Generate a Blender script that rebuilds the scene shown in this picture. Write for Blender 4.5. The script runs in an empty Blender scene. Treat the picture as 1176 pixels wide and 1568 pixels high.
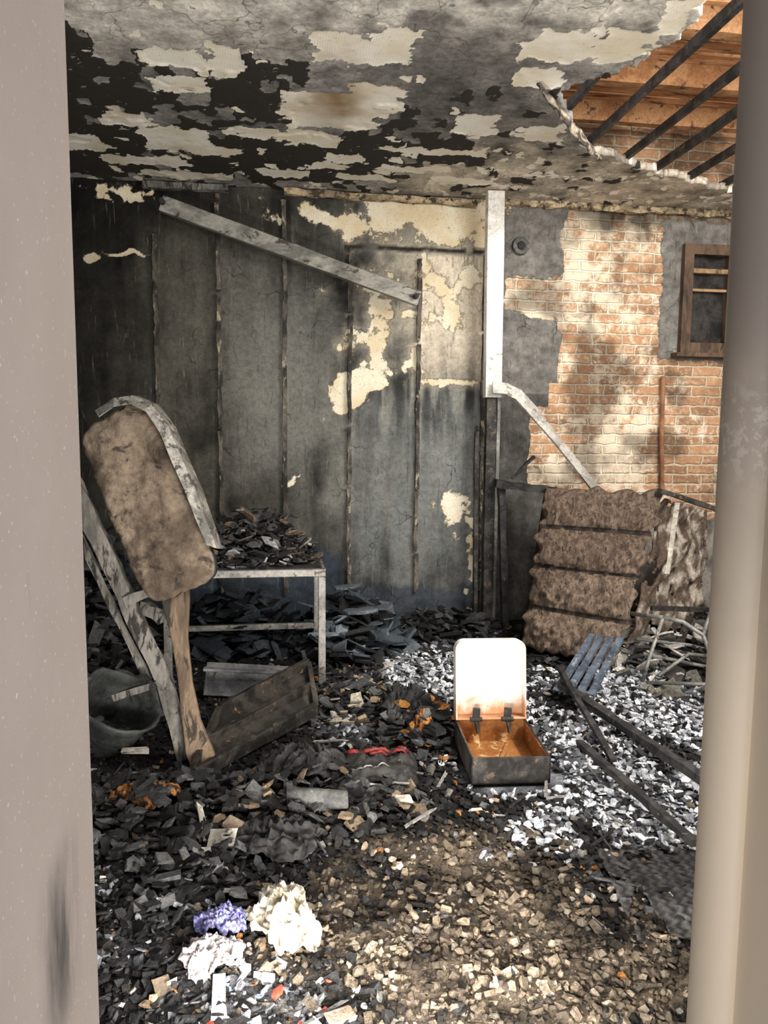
import bpy, math, random
from mathutils import Vector, Matrix, noise as N
random.seed(7)
SC=bpy.context.scene
H=3.365
# ---------------------------------------------------------------- helpers
def link(o):
    SC.collection.objects.link(o); return o
def nz(x,y,z=0.0): return N.noise(Vector((x,y,z)))
def fb(x,y,z=0.0,o=4): return N.fractal(Vector((x,y,z)),1.0,2.0,o)
def ss(a,b,x):
    t=max(0.0,min(1.0,(x-a)/(b-a))) if a!=b else float(x>a)
    return t*t*(3-2*t)
def hsh(i,j,k=0):
    v=math.sin(i*127.1+j*311.7+k*74.7)*43758.5453
    return v-math.floor(v)
class MB:
    def __init__(s): s.v=[];s.f=[];s.m=[]
    def add(s,v,f,m=0):
        n=len(s.v); s.v+=[tuple(p) for p in v]; s.f+=[tuple(i+n for i in q) for q in f]; s.m+=[m]*len(f)
    def box(s,c,d,m=0,R=None,j=0.0):
        V=[]
        for x in (-.5,.5):
            for y in (-.5,.5):
                for z in (-.5,.5):
                    p=Vector((x*d[0],y*d[1],z*d[2]))
                    if j: p+=Vector((random.uniform(-j,j),random.uniform(-j,j),random.uniform(-j,j)))
                    if R: p=R@p
                    V.append(p+Vector(c))
        s.add(V,[(0,1,3,2),(4,6,7,5),(0,4,5,1),(2,3,7,6),(0,2,6,4),(1,5,7,3)],m)
    def frame(s,p0,p1,up=(0,0,1)):
        d=(Vector(p1)-Vector(p0)).normalized(); u=Vector(up)
        if abs(d.dot(u))>.98: u=Vector((0,1,0))
        a=d.cross(u).normalized(); b=a.cross(d).normalized()
        return d,a,b
    def beam(s,p0,p1,w,h,m=0,up=(0,0,1),seg=1,j=0.0,w1=None,h1=None):
        p0=Vector(p0);p1=Vector(p1); d,a,b=s.frame(p0,p1,up)
        w1=w if w1 is None else w1; h1=h if h1 is None else h1
        V=[];F=[]
        for i in range(seg+1):
            t=i/seg; c=p0.lerp(p1,t); ww=(w+(w1-w)*t)/2; hh=(h+(h1-h)*t)/2
            for sx,sy in((-1,-1),(1,-1),(1,1),(-1,1)):
                V.append(c+a*(sx*ww+random.uniform(-j,j))+b*(sy*hh+random.uniform(-j,j)))
        for i in range(seg):
            for k in range(4): F.append((i*4+k,i*4+(k+1)%4,i*4+4+(k+1)%4,i*4+4+k))
        F.append((3,2,1,0)); n=seg*4; F.append((n,n+1,n+2,n+3))
        s.add(V,F,m)
    def tube(s,pts,r,m=0,n=10,cap=True):
        pts=[Vector(p) for p in pts]; V=[];F=[]
        up=Vector((0,0,1))
        for i,p in enumerate(pts):
            d=(pts[min(i+1,len(pts)-1)]-pts[max(i-1,0)]).normalized()
            u=up if abs(d.dot(up))<.95 else Vector((0,1,0))
            a=d.cross(u).normalized(); b=a.cross(d).normalized()
            rr=r[i] if isinstance(r,(list,tuple)) else r
            for k in range(n):
                t=2*math.pi*k/n; V.append(p+a*math.cos(t)*rr+b*math.sin(t)*rr)
        for i in range(len(pts)-1):
            for k in range(n): F.append((i*n+k,i*n+(k+1)%n,(i+1)*n+(k+1)%n,(i+1)*n+k))
        if cap:
            F.append(tuple(range(n-1,-1,-1))); F.append(tuple((len(pts)-1)*n+k for k in range(n)))
        s.add(V,F,m)
    def prism(s,outline,thick,M,m=0,ms=None):
        n=len(outline); V=[M@Vector((x,y,-thick/2)) for x,y in outline]+[M@Vector((x,y,thick/2)) for x,y in outline]
        s.add(V,[tuple(range(n-1,-1,-1)),tuple(range(n,2*n))],m)
        base=len(s.v)-2*n
        for k in range(n):
            s.f.append((base+k,base+(k+1)%n,base+n+(k+1)%n,base+n+k)); s.m.append(m if ms is None else ms)
    def obj(s,name,mats,bevel=0,smooth=False,seg=2,solid=0):
        me=bpy.data.meshes.new(name); me.from_pydata(s.v,[],s.f); me.update()
        for q in mats: me.materials.append(q)
        me.polygons.foreach_set("material_index",s.m)
        if smooth: me.polygons.foreach_set("use_smooth",[True]*len(me.polygons))
        o=link(bpy.data.objects.new(name,me))
        if solid:
            k=o.modifiers.new("s",'SOLIDIFY'); k.thickness=solid
        if bevel:
            k=o.modifiers.new("b",'BEVEL'); k.width=bevel; k.segments=seg; k.limit_method='ANGLE'
        return o
# ---------------------------------------------------------------- materials
def newmat(name):
    m=bpy.data.materials.new(name); m.use_nodes=True; nt=m.node_tree
    return m,nt,nt.nodes["Principled BSDF"]
def nd(nt,t,**k):
    n=nt.nodes.new(t)
    for a,b in k.items(): setattr(n,a,b)
    return n
def math_(nt,op,a,b=None,c=None,clamp=False):
    n=nd(nt,"ShaderNodeMath",operation=op,use_clamp=clamp)
    for i,x in enumerate((a,b,c)):
        if x is None: continue
        if isinstance(x,(int,float)): n.inputs[i].default_value=x
        else: nt.links.new(x,n.inputs[i])
    return n.outputs[0]
def mixc(nt,f,a,b,mode='MIX'):
    n=nd(nt,"ShaderNodeMix",data_type='RGBA',blend_type=mode)
    for i,x in ((0,f),(6,a),(7,b)):
        if isinstance(x,(int,float)): n.inputs[i].default_value=x
        elif isinstance(x,(tuple,list)): n.inputs[i].default_value=(x[0],x[1],x[2],1)
        else: nt.links.new(x,n.inputs[i])
    return n.outputs[2]
def noisen(nt,vec,scale,detail=4,rough=.6,dist=0):
    n=nd(nt,"ShaderNodeTexNoise"); n.inputs["Scale"].default_value=scale; n.inputs["Detail"].default_value=detail
    n.inputs["Roughness"].default_value=rough; n.inputs["Distortion"].default_value=dist
    if vec is not None: nt.links.new(vec,n.inputs["Vector"])
    return n.outputs["Fac"]
def ramp(nt,f,a,b):
    n=nd(nt,"ShaderNodeMapRange",interpolation_type='SMOOTHSTEP'); nt.links.new(f,n.inputs[0])
    n.inputs[1].default_value=a; n.inputs[2].default_value=b; return n.outputs[0]
def mapv(nt,scale=(1,1,1),rot=(0,0,0)):
    tc=nd(nt,"ShaderNodeTexCoord"); mp=nd(nt,"ShaderNodeMapping"); mp.inputs["Scale"].default_value=scale; mp.inputs["Rotation"].default_value=rot
    nt.links.new(tc.outputs["Object"],mp.inputs["Vector"]); return mp.outputs[0]
def bump(nt,b,h,st=.4,d=.01):
    n=nd(nt,"ShaderNodeBump"); n.inputs["Strength"].default_value=st; n.inputs["Distance"].default_value=d
    nt.links.new(h,n.inputs["Height"]); nt.links.new(n.outputs[0],b.inputs["Normal"])
def grey(nt,k):
    cc=nd(nt,"ShaderNodeCombineColor"); [nt.links.new(k,cc.inputs[i]) for i in range(3)]; return cc.outputs[0]
def simple(name,c1,c2,c3=None,scale=8,rough=.8,metal=0,st=.5,bd=.006,lo=.4,hi=.6,sc=(1,1,1),fine=60,c3lo=.58,c3hi=.66):
    m,nt,b=newmat(name); v=mapv(nt,sc)
    n1=noisen(nt,v,scale,4,.65,.3); col=mixc(nt,ramp(nt,n1,lo,hi),c1,c2)
    if c3:
        n2=noisen(nt,v,scale*1.7+3.1,4,.7,.5); col=mixc(nt,ramp(nt,n2,c3lo,c3hi),col,c3)
    n3=noisen(nt,v,fine,3,.7); k=math_(nt,'MULTIPLY_ADD',n3,1.3,.35)
    col=mixc(nt,1.0,col,grey(nt,k),'MULTIPLY')
    nt.links.new(col,b.inputs["Base Color"]); b.inputs["Roughness"].default_value=rough; b.inputs["Metallic"].default_value=metal
    b.inputs["Specular IOR Level"].default_value=.3
    h=math_(nt,'ADD',n1,math_(nt,'MULTIPLY',n3,.5)); bump(nt,b,h,st,bd)
    return m
char=simple("charred_black",(.010,.010,.011),(.035,.033,.032),(.11,.10,.095),12,.75,fine=90,c3lo=.62,c3hi=.7)
steel=simple("scorched_steel",(.14,.14,.13),(.27,.26,.24),(.07,.055,.04),7,.5,.3,st=.2)
steelblue=simple("blued_sheet_metal",(.06,.08,.11),(.13,.16,.21),(.3,.32,.35),9,.45,.4,st=.15)
darksteel=simple("sooty_steel",(.022,.02,.019),(.06,.057,.054),(.14,.1,.07),10,.6,.3,st=.25)
paleMetal=simple("sunlit_white_zinc",(.62,.6,.56),(.85,.84,.8),(.3,.28,.25),3.5,.5,.1,st=.15,lo=.35,hi=.6,c3lo=.6,c3hi=.68)  # sunlight on the upper post put into its white colour
boardm=simple("scorched_padding_board",(.095,.07,.05),(.20,.155,.115),(.035,.027,.022),3.5,.9,st=.9,bd=.015,fine=45,c3lo=.52,c3hi=.68)
woodgrey=simple("weathered_wood",(.10,.095,.085),(.22,.205,.185),(.03,.027,.024),9,.85,sc=(1,1,.25),st=.6,c3lo=.52,c3hi=.62)
woodbrown=simple("singed_wood",(.08,.055,.037),(.17,.12,.08),(.03,.024,.018),8,.8,sc=(1,1,.2),st=.5,c3lo=.52,c3hi=.62)
rust=simple("rusty_tin",(.20,.07,.018),(.32,.14,.045),(.60,.42,.23),6,.5,.3,st=.2,lo=.35,hi=.6)
jutem=simple("burnt_fibre_padding",(.13,.09,.065),(.27,.2,.15),(.05,.035,.027),14,.95,sc=(2,2,.6),st=1.0,bd=.03,fine=130,c3lo=.53,c3hi=.64)
jutedark=simple("mattress_gap_dark",(.012,.01,.009),(.04,.028,.022),None,14,.95)  # darker colour in the gaps between the padded bands
whitecloth=simple("cream_fabric",(.46,.41,.30),(.64,.60,.52),(.16,.12,.08),12,.9,st=.4,c3lo=.55,c3hi=.66)
pinkcloth=simple("ashy_pink_fabric",(.36,.31,.31),(.50,.47,.47),(.15,.13,.13),14,.9,c3lo=.54)
redm=simple("melted_red_plastic",(.09,.008,.008),(.22,.02,.018),(.02,.015,.015),14,.5,c3lo=.5,c3hi=.6)
glassm=simple("sooty_glass",(.012,.012,.013),(.04,.038,.036),None,5,.25,st=.05)
winwood=simple("window_wood",(.05,.032,.021),(.115,.072,.045),(.025,.02,.017),8,.7,sc=(1,1,.3))
orangewood=simple("roof_board_wood",(.38,.18,.08),(.56,.31,.155),(.12,.065,.035),5,.8,sc=(.4,3,1),st=.5,c3lo=.52,c3hi=.64)
paperm=simple("scorched_paper",(.28,.26,.22),(.42,.40,.35),(.10,.08,.06),10,.9,c3lo=.54)
greyroll=simple("melted_grey_sheet",(.05,.05,.05),(.11,.11,.105),(.2,.2,.2),10,.6)
orangechar=simple("orange_melt",(.20,.07,.015),(.38,.15,.035),(.03,.02,.012),14,.7,c3lo=.48,c3hi=.56)
m,nt,b=newmat("blue_checked_fabric"); v=mapv(nt,(1,1,1),(0,0,.5)); ck=nd(nt,"ShaderNodeTexChecker"); ck.inputs["Scale"].default_value=90
nt.links.new(v,ck.inputs["Vector"]); ck.inputs[1].default_value=(.10,.10,.30,1); ck.inputs[2].default_value=(.28,.28,.48,1); c=mixc(nt,ramp(nt,noisen(nt,v,14),.52,.66),ck.outputs[0],(.06,.05,.06)); nt.links.new(c,b.inputs["Base Color"]); b.inputs["Roughness"].default_value=.9
bluecheck=m
m,nt,b=newmat("tin_lid_enamel"); v=mapv(nt); sp=nd(nt,"ShaderNodeSeparateXYZ"); nt.links.new(v,sp.inputs[0])
n1=noisen(nt,v,9,5,.6,.5); hh=math_(nt,'ADD',sp.outputs[2],math_(nt,'MULTIPLY',n1,-.30))
c=mixc(nt,ramp(nt,hh,.0,.14),(.36,.17,.08),(.84,.79,.72)); nt.links.new(c,b.inputs["Base Color"]); b.inputs["Roughness"].default_value=.4
lidm=m
def attrmat(name,fine=70,amp=.9,rough=.92,st=.6,bd=.006):
    m,nt,b=newmat(name); a=nd(nt,"ShaderNodeAttribute",attribute_name="Col"); v=mapv(nt)
    n=noisen(nt,v,fine,4,.75); k=math_(nt,'MAXIMUM',math_(nt,'MULTIPLY_ADD',n,amp*3.2,1-amp*1.6),.12)
    c=mixc(nt,1.0,a.outputs["Color"],grey(nt,k),'MULTIPLY'); nt.links.new(c,b.inputs["Base Color"])
    b.inputs["Roughness"].default_value=rough; b.inputs["Specular IOR Level"].default_value=.2; bump(nt,b,n,st,bd); return m
debrism=attrmat("debris_mixed",60,.9,.92,.9,.012)
groundm=attrmat("ash_ground",90,1.1,.95,1.0,.02)

def gridmesh(name,us,vs,fn,mat,attrs,keep=None,flip=False):
    nu=len(us);nv=len(vs);V=[];A={a:[] for a in attrs}
    for v in vs:
        for u in us:
            p,d=fn(u,v); V.append(p)
            for a in attrs: A[a].extend((d[a][0],d[a][1],d[a][2],1.0))
    F=[]
    for j in range(nv-1):
        for i in range(nu-1):
            if keep and not keep(.5*(us[i]+us[i+1]),.5*(vs[j]+vs[j+1])): continue
            q=(j*nu+i,j*nu+i+1,(j+1)*nu+i+1,(j+1)*nu+i); F.append(q[::-1] if flip else q)
    me=bpy.data.meshes.new(name); me.from_pydata(V,[],F); me.update()
    for a in attrs:
        at=me.attributes.new(a,'FLOAT_COLOR','POINT'); at.data.foreach_set("color",A[a])
    me.polygons.foreach_set("use_smooth",[True]*len(me.polygons))
    me.materials.append(mat); return link(bpy.data.objects.new(name,me))
def rng(a,b,st):
    n=int(round((b-a)/st)); return [a+(b-a)*i/n for i in range(n+1)]

# ---------------------------------------------------------------- back wall
JX=[-1.5,-.88,-.43,.05,.54,1.07,1.585]
def lerp3(a,b,t): return tuple(a[i]+(b[i]-a[i])*t for i in range(3))
def blob(x,z,cx,cz,rx,rz): return 1-math.hypot((x-cx)/rx,(z-cz)/rz)
def rect(x,z,x0,x1,z0,z1,s=.06):
    return min(x-x0,x1-x,z-z0,z1-z)/s
def wallfn(x,z):
    n1=fb(x*1.3,z*1.3,1); n2=fb(x*5,z*5,2); n3=fb(x*3,z*.7,5); n4=fb(x*14,z*14,9,3); n5=fb(x*9,z*1.1,15,3)
    k=0
    for i in range(6):
        if JX[i]<=x: k=i
    base=[(.045,.043,.036),(.072,.068,.056),(.10,.096,.084),(.105,.103,.092),(.12,.12,.112),(.15,.15,.142)][k]
    c=tuple(q*max(.2,(1+.8*n1+.7*n3+.4*n2+.4*n5)) for q in base)
    br=max(0,n3*1.1-.1+.75*ss(.5,0,abs(z-.85+.2*n2))*ss(1.2,0,x+.4)+.6*blob(x,z,-.75,2.2,.35,.55)+.6*blob(x,z,.0,1.15,.35,.45)+.4*blob(x,z,.5,2.6,.2,.6))
    c=lerp3(c,(.17,.11,.065),min(.75,max(0,br)))
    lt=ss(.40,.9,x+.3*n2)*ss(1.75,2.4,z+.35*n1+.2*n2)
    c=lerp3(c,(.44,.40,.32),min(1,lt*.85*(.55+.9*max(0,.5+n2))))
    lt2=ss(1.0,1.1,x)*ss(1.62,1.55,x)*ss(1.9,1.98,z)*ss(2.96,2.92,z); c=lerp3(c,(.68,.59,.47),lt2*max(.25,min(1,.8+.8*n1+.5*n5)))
    c=lerp3(c,(.15,.165,.165),ss(.5,.7,x)*ss(2.0,1.7,z)*ss(.35,.6,z)*.5*(1+n5))
    c=lerp3(c,(.18,.178,.162),ss(.45,.1,abs(x-.05))*ss(.8,.3,abs(z-1.9+.3*n1))*.8)
    dr=ss(.5,.6,x)*ss(1.2,1.95,z)*ss(2.1,1.95,z)*ss(.1,.5,n5+.2); c=lerp3(c,(.36,.35,.31),dr*.6)
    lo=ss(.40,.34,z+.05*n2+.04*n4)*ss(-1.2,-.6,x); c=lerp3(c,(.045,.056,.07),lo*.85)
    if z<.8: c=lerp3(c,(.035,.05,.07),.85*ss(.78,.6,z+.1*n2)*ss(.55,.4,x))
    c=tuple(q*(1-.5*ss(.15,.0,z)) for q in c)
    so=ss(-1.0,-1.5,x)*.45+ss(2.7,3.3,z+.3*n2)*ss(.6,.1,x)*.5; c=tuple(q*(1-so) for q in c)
    cream=-1.0
    cream=max(cream,rect(x,z,.56,1.64,3.03,3.40,.15)*.5+.05+.9*n2)
    cream=max(cream,rect(x,z,.56,1.05,2.0,2.9,.35)-.45+1.3*n2+.6*n4)
    cream=max(cream,rect(x,z,1.09,1.56,2.0,2.9,.3)-.75+1.1*n1+1.0*n2+.5*n4)
    cream=max(cream,3.0*blob(x+.04*n2,z+.05*n4,.52,1.88,.15,.15),3*blob(x+.04*n2,z+.02*n4,.66,1.99,.18,.09))
    cream=max(cream,1.4*blob(x+.05*n4,z+.05*n2,1.36,.98,.14,.17)+n2*.8)
    cream=max(cream,2*blob(x,z+.03*n2,-1.32,2.82,.06,.035),1.2*blob(x,z+.04*n2,-1.08,2.86,.17,.02),blob(x,z+.03*n4,-1.1,3.29,.16,.05)+n4*1.6)
    cream=max(cream,blob(x,z,.25,3.2,.22,.10)+n2*1.7-.35, blob(x,z+.02*n4,1.33,1.98,.3,.03)+n4*.6,blob(x,z,.1,1.18,.05,.07)+n4*1.5-.5)
    cream=max(cream,blob(x,z,1.52,.7,.06,.5)+n4*1.5-.6,blob(x,z,1.1,2.9,.05,.4)+n4*1.8-.5)
    if .5<x<1.6: c=lerp3(c,(.03,.025,.02),ss(.03,.012,abs(z-2.975+.02*n2))*ss(-.3,.1,n2+.2)); cream-=1.5*ss(.04,.015,abs(z-2.975+.02*n2))
    brick=-1.0
    if x>1.6:
        c=tuple(q*(1+.35*n2+.4*n4) for q in (.165,.157,.145))
        if z<1.9 and x<2.3: c=tuple(q*.5 for q in c)
        brick=rect(x+.05*n2,z+.05*n2,2.21,5,.92+.1*n2,4.0,.05)
        brick=max(brick,rect(x+.04*n2,z+.07*n2,1.75,2.3,2.52,2.80,.05),rect(x+.04*n2,z+.04*n2,1.98,2.3,1.15,1.8,.05),rect(x,z,2.13,2.3,1.8,2.0,.04))
        brick=max(brick,rect(x,z,1.6,5,3.40,4.5,.02))
        brick=min(brick,-rect(x+.04*n2,z+.04*n2,3.04,5,2.19,3.3,.05))
        if x>2.3 and z<1.0: c=lerp3(c,(.38,.35,.3),.7*ss(-.2,.3,n2+.1))
    if z>3.4: brick=1.0
    wash_sun=-.06+.6*max(0,blob(x,z,2.65,1.7,.75,.75))+.65*max(0,blob(x,z,2.38,2.9,.34,.75))+.8*max(0,blob(x,z,1.95,2.68,.35,.25))+.3*max(0,blob(x,z,2.7,3.2,.6,.2))+.6*n1+.7*n2+.4*n4  # lime wash, plus sun on the brick painted in as paler colour
    if z>3.4: wash_sun=-.6
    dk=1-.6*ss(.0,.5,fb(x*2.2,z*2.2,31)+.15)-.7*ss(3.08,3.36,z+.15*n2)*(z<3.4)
    rec=ss(-.1,.2,brick)*.018+ss(-.05,.15,cream)*.006
    return (x,5.8+rec+n2*.004,z),{"Col":[max(.005,q) for q in c],"M":(cream*.5+.5,brick*.5+.5,max(0,min(1,wash_sun*.5+.5))),"K":(max(.15,dk),0,0)}
m,nt,b=newmat("back_wall_burnt"); v=mapv(nt)
aC=nd(nt,"ShaderNodeAttribute",attribute_name="Col"); aM=nd(nt,"ShaderNodeAttribute",attribute_name="M"); sM=nd(nt,"ShaderNodeSeparateColor"); nt.links.new(aM.outputs["Color"],sM.inputs[0])
aK=nd(nt,"ShaderNodeAttribute",attribute_name="K"); sK=nd(nt,"ShaderNodeSeparateColor"); nt.links.new(aK.outputs["Color"],sK.inputs[0])
nf=noisen(nt,v,28,6,.8,.4); nf2=noisen(nt,v,100,4,.75); nl=noisen(nt,v,4,4,.6)
k=math_(nt,'MAXIMUM',math_(nt,'ADD',math_(nt,'MULTIPLY_ADD',nf,2.0,-.45),math_(nt,'MULTIPLY',nf2,.9)),.1)
pan=mixc(nt,1.0,aC.outputs["Color"],grey(nt,k),'MULTIPLY')
vo=nd(nt,"ShaderNodeTexVoronoi",feature='DISTANCE_TO_EDGE'); vo.inputs["Scale"].default_value=2.3
dv=nd(nt,"ShaderNodeVectorMath",operation='MULTIPLY_ADD'); nz3=nd(nt,"ShaderNodeTexNoise"); nz3.inputs["Scale"].default_value=5; nt.links.new(v,nz3.inputs["Vector"])
nt.links.new(nz3.outputs["Color"],dv.inputs[0]); dv.inputs[1].default_value=(.25,.25,.25); nt.links.new(v,dv.inputs[2]); nt.links.new(dv.outputs[0],vo.inputs["Vector"])
crack=math_(nt,'MULTIPLY',ramp(nt,vo.outputs["Distance"],.009,.003),ramp(nt,nl,.47,.6))
pan=mixc(nt,math_(nt,'MULTIPLY',crack,.7),pan,(.02,.02,.02))
vs_=mapv(nt,(14,14,1.2)); nsx=noisen(nt,vs_,3,5,.7,.6); pan=mixc(nt,math_(nt,'MULTIPLY',ramp(nt,nsx,.60,.72),.4),pan,(.36,.33,.28))
pan=mixc(nt,math_(nt,'MULTIPLY',ramp(nt,nsx,.43,.32),.55),pan,(.028,.026,.023))
cr=ramp(nt,math_(nt,'ADD',sM.outputs[0],math_(nt,'MULTIPLY_ADD',nf,1.1,-.55)),.46,.60)
crc=mixc(nt,ramp(nt,nl,.35,.65),(.76,.63,.42),(.87,.80,.64)); crc=mixc(nt,ramp(nt,nf2,.56,.68),crc,(.36,.28,.18))
pan=mixc(nt,cr,pan,crc)
sx=nd(nt,"ShaderNodeSeparateXYZ"); dv2=nd(nt,"ShaderNodeVectorMath",operation='MULTIPLY_ADD'); nz4=nd(nt,"ShaderNodeTexNoise"); nz4.inputs["Scale"].default_value=13; nt.links.new(v,nz4.inputs["Vector"])
nt.links.new(nz4.outputs["Color"],dv2.inputs[0]); dv2.inputs[1].default_value=(.045,.0,.03); nt.links.new(v,dv2.inputs[2]); nt.links.new(dv2.outputs[0],sx.inputs[0])
cx=nd(nt,"ShaderNodeCombineXYZ"); nt.links.new(sx.outputs[0],cx.inputs[0]); nt.links.new(sx.outputs[2],cx.inputs[1])
bk=nd(nt,"ShaderNodeTexBrick"); nt.links.new(cx.outputs[0],bk.inputs["Vector"]); bk.inputs["Scale"].default_value=1.0
bk.inputs["Brick Width"].default_value=.25; bk.inputs["Row Height"].default_value=.080; bk.inputs["Mortar Size"].default_value=.012; bk.inputs["Mortar Smooth"].default_value=.5; bk.inputs["Bias"].default_value=.0
bk.inputs["Color1"].default_value=(.54,.29,.155,1); bk.inputs["Color2"].default_value=(.28,.155,.09,1); bk.inputs["Mortar"].default_value=(.56,.46,.33,1)
bc=mixc(nt,ramp(nt,nf,.45,.7),bk.outputs["Color"],(.62,.46,.31))
bc=mixc(nt,math_(nt,'MULTIPLY',ramp(nt,nf2,.56,.68),.6),bc,(.12,.08,.055))
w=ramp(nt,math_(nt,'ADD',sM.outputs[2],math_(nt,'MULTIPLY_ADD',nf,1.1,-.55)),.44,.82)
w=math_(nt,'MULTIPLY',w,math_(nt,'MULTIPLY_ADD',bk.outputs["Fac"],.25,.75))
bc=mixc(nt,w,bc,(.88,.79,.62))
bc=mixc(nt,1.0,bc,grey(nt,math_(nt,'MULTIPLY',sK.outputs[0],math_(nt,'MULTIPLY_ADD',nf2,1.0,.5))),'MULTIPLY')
bm=ramp(nt,math_(nt,'ADD',sM.outputs[1],math_(nt,'MULTIPLY_ADD',nf,.5,-.25)),.48,.54)
col=mixc(nt,bm,pan,bc); nt.links.new(col,b.inputs["Base Color"]); b.inputs["Roughness"].default_value=.88; b.inputs["Specular IOR Level"].default_value=.2
hh=math_(nt,'SUBTRACT',math_(nt,'MULTIPLY',nf,.5),math_(nt,'MULTIPLY',math_(nt,'MULTIPLY',bk.outputs["Fac"],bm),.8)); hh=math_(nt,'SUBTRACT',hh,math_(nt,'MULTIPLY',cr,.5)); bump(nt,b,hh,.9,.015)
wallm=m
winhole=lambda x,z: not(3.2<x<4.05 and 2.25<z<3.1)
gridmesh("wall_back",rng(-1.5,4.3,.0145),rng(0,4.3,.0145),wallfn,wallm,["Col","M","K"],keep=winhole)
mb=MB()
for i,x in enumerate([-.88,-.43,.05,.54,1.07,1.585]):
    z0=.33; z1=[3.0,3.3,3.28,2.95,2.9,2.95][i]
    z=z0
    while z<z1:
        L=random.uniform(.25,.7); z2=min(z1,z+L)
        mb.beam((x+random.uniform(-.006,.006),5.78,z),(x+random.uniform(-.006,.006),5.78,z2),.03,.03,0,up=(0,1,0),seg=8,j=.005)
        if random.random()<.35: z2+=random.uniform(.01,.04)
        z=z2
mb.obj("trim_panel_battens",[simple("batten_soot",(.03,.028,.025),(.13,.115,.095),(.36,.31,.23),9,.85,sc=(1,1,.5),c3lo=.56)])
mb=MB(); mb.beam((-.95,5.76,H-.035),(-.35,5.76,H-.03),.05,.045,0,seg=8,j=.006); mb.beam((.05,5.76,H-.03),(1.5,5.77,H-.045),.05,.04,1,seg=18,j=.009); mb.beam((1.7,5.77,H-.02),(3.9,5.77,H-.02),.05,.05,1,seg=30,j=.014)
mb.obj("trim_ceiling",[woodgrey,simple("ragged_cornice_plaster",(.22,.17,.11),(.5,.4,.26),(.06,.045,.03),9,.9,c3lo=.5,c3hi=.6)])

# ---------------------------------------------------------------- side + front walls, floor, ceiling
def slab(name,c,d,mat):
    mb=MB(); mb.box(c,d); return mb.obj(name,[mat])
sooty=simple("sooty_plaster",(.04,.04,.038),(.12,.115,.105),(.3,.28,.24),3,.9,lo=.35,hi=.65)
slab("wall_left",(-1.6,3.4,2.0),(.2,4.9,4.0),sooty)
slab("wall_right",(4.4,3.4,2.0),(.2,4.9,4.0),simple("right_brick_soot",(.2,.12,.08),(.35,.25,.18),(.6,.5,.4),3,.9))
slab("floor",(1.4,2.4,-.06),(6.0,7.2,.12),simple("concrete_floor",(.05,.05,.05),(.1,.1,.1),None,5,.9))
slab("ground_outside",(1.4,-3.2,-.08),(14,4.0,.12),simple("outdoor_concrete",(.45,.43,.4),(.55,.53,.5),None,5,.9))
slab("sun_block_slab",(.55,-.28,2.62),(2.0,1.0,.08),simple("sun_block_concrete",(.6,.58,.55),(.7,.68,.64),None,5,.9))  # unseen slab added outside to keep the sun off the left jamb
m,nt,b=newmat("painted_jamb_left"); v=mapv(nt); sp=nd(nt,"ShaderNodeSeparateXYZ"); nt.links.new(v,sp.inputs[0])
n1=noisen(nt,v,6,4,.6); n2=noisen(nt,v,160,2,.5); n5=noisen(nt,mapv(nt,(1,1,.25)),14,4,.7)
c=mixc(nt,n1,(.57,.505,.475),(.70,.635,.60)); c=mixc(nt,ramp(nt,n2,.68,.72),c,(.92,.90,.88))
c=mixc(nt,math_(nt,'MULTIPLY',ramp(nt,n5,.62,.72),.2),c,(.36,.33,.31))
s=math_(nt,'MULTIPLY',ramp(nt,math_(nt,'ABSOLUTE',math_(nt,'SUBTRACT',sp.outputs[1],.80)),.09,.02),math_(nt,'MULTIPLY',ramp(nt,sp.outputs[2],1.17,1.10),ramp(nt,sp.outputs[2],.90,1.03)))
c=mixc(nt,math_(nt,'MULTIPLY',s,ramp(nt,n5,.25,.65)),c,(.12,.12,.125)); nt.links.new(c,b.inputs["Base Color"]); b.inputs["Roughness"].default_value=.6; bump(nt,b,n2,.25,.003)
jl=m
m,nt,b=newmat("painted_jamb_right"); v=mapv(nt); sp=nd(nt,"ShaderNodeSeparateXYZ"); nt.links.new(v,sp.inputs[0])
n1=noisen(nt,v,6,4,.6); n2=noisen(nt,v,70,4,.7)
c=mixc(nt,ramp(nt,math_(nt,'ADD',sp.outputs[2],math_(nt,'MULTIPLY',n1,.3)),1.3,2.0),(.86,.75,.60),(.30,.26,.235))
s=math_(nt,'MULTIPLY',ramp(nt,n2,.5,.6),ramp(nt,math_(nt,'ABSOLUTE',math_(nt,'SUBTRACT',sp.outputs[2],1.60)),.09,.02)); c=mixc(nt,math_(nt,'MULTIPLY',s,.5),c,(.75,.71,.65))
nt.links.new(c,b.inputs["Base Color"]); b.inputs["Roughness"].default_value=.5; bump(nt,b,n1,.1,.003)
jr=m
mb=MB(); mb.box((-1.318,.575,1.7),(2.164,.75,3.4),0); mb.obj("wall_front_left",[jl],bevel=.006)
mb=MB(); mb.box((2.65,.62,1.7),(3.9,.66,3.4),0); mb.obj("wall_front_right",[jr],bevel=.01)
mb=MB(); mb.box((.2,.62,2.95),(.86,.66,.9),0); mb.obj("wall_front_lintel",[jr])
mb=MB(); pr=[(.695,.96),(.64,.955)]+[(.612-.034*math.sin(math.pi*i/20),.915+.042*math.cos(math.pi*i/20)) for i in range(21)]+[(.602,.80),(.602,.55),(.602,.30),(.695,.30)]
mb.prism(pr,2.6,Matrix.Translation((0,0,1.3)),0); o=mb.obj("door_frame_right",[jr],smooth=True)
try: o.data.set_sharp_from_angle(angle=math.radians(40))
except Exception as ex: print(ex)

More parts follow.
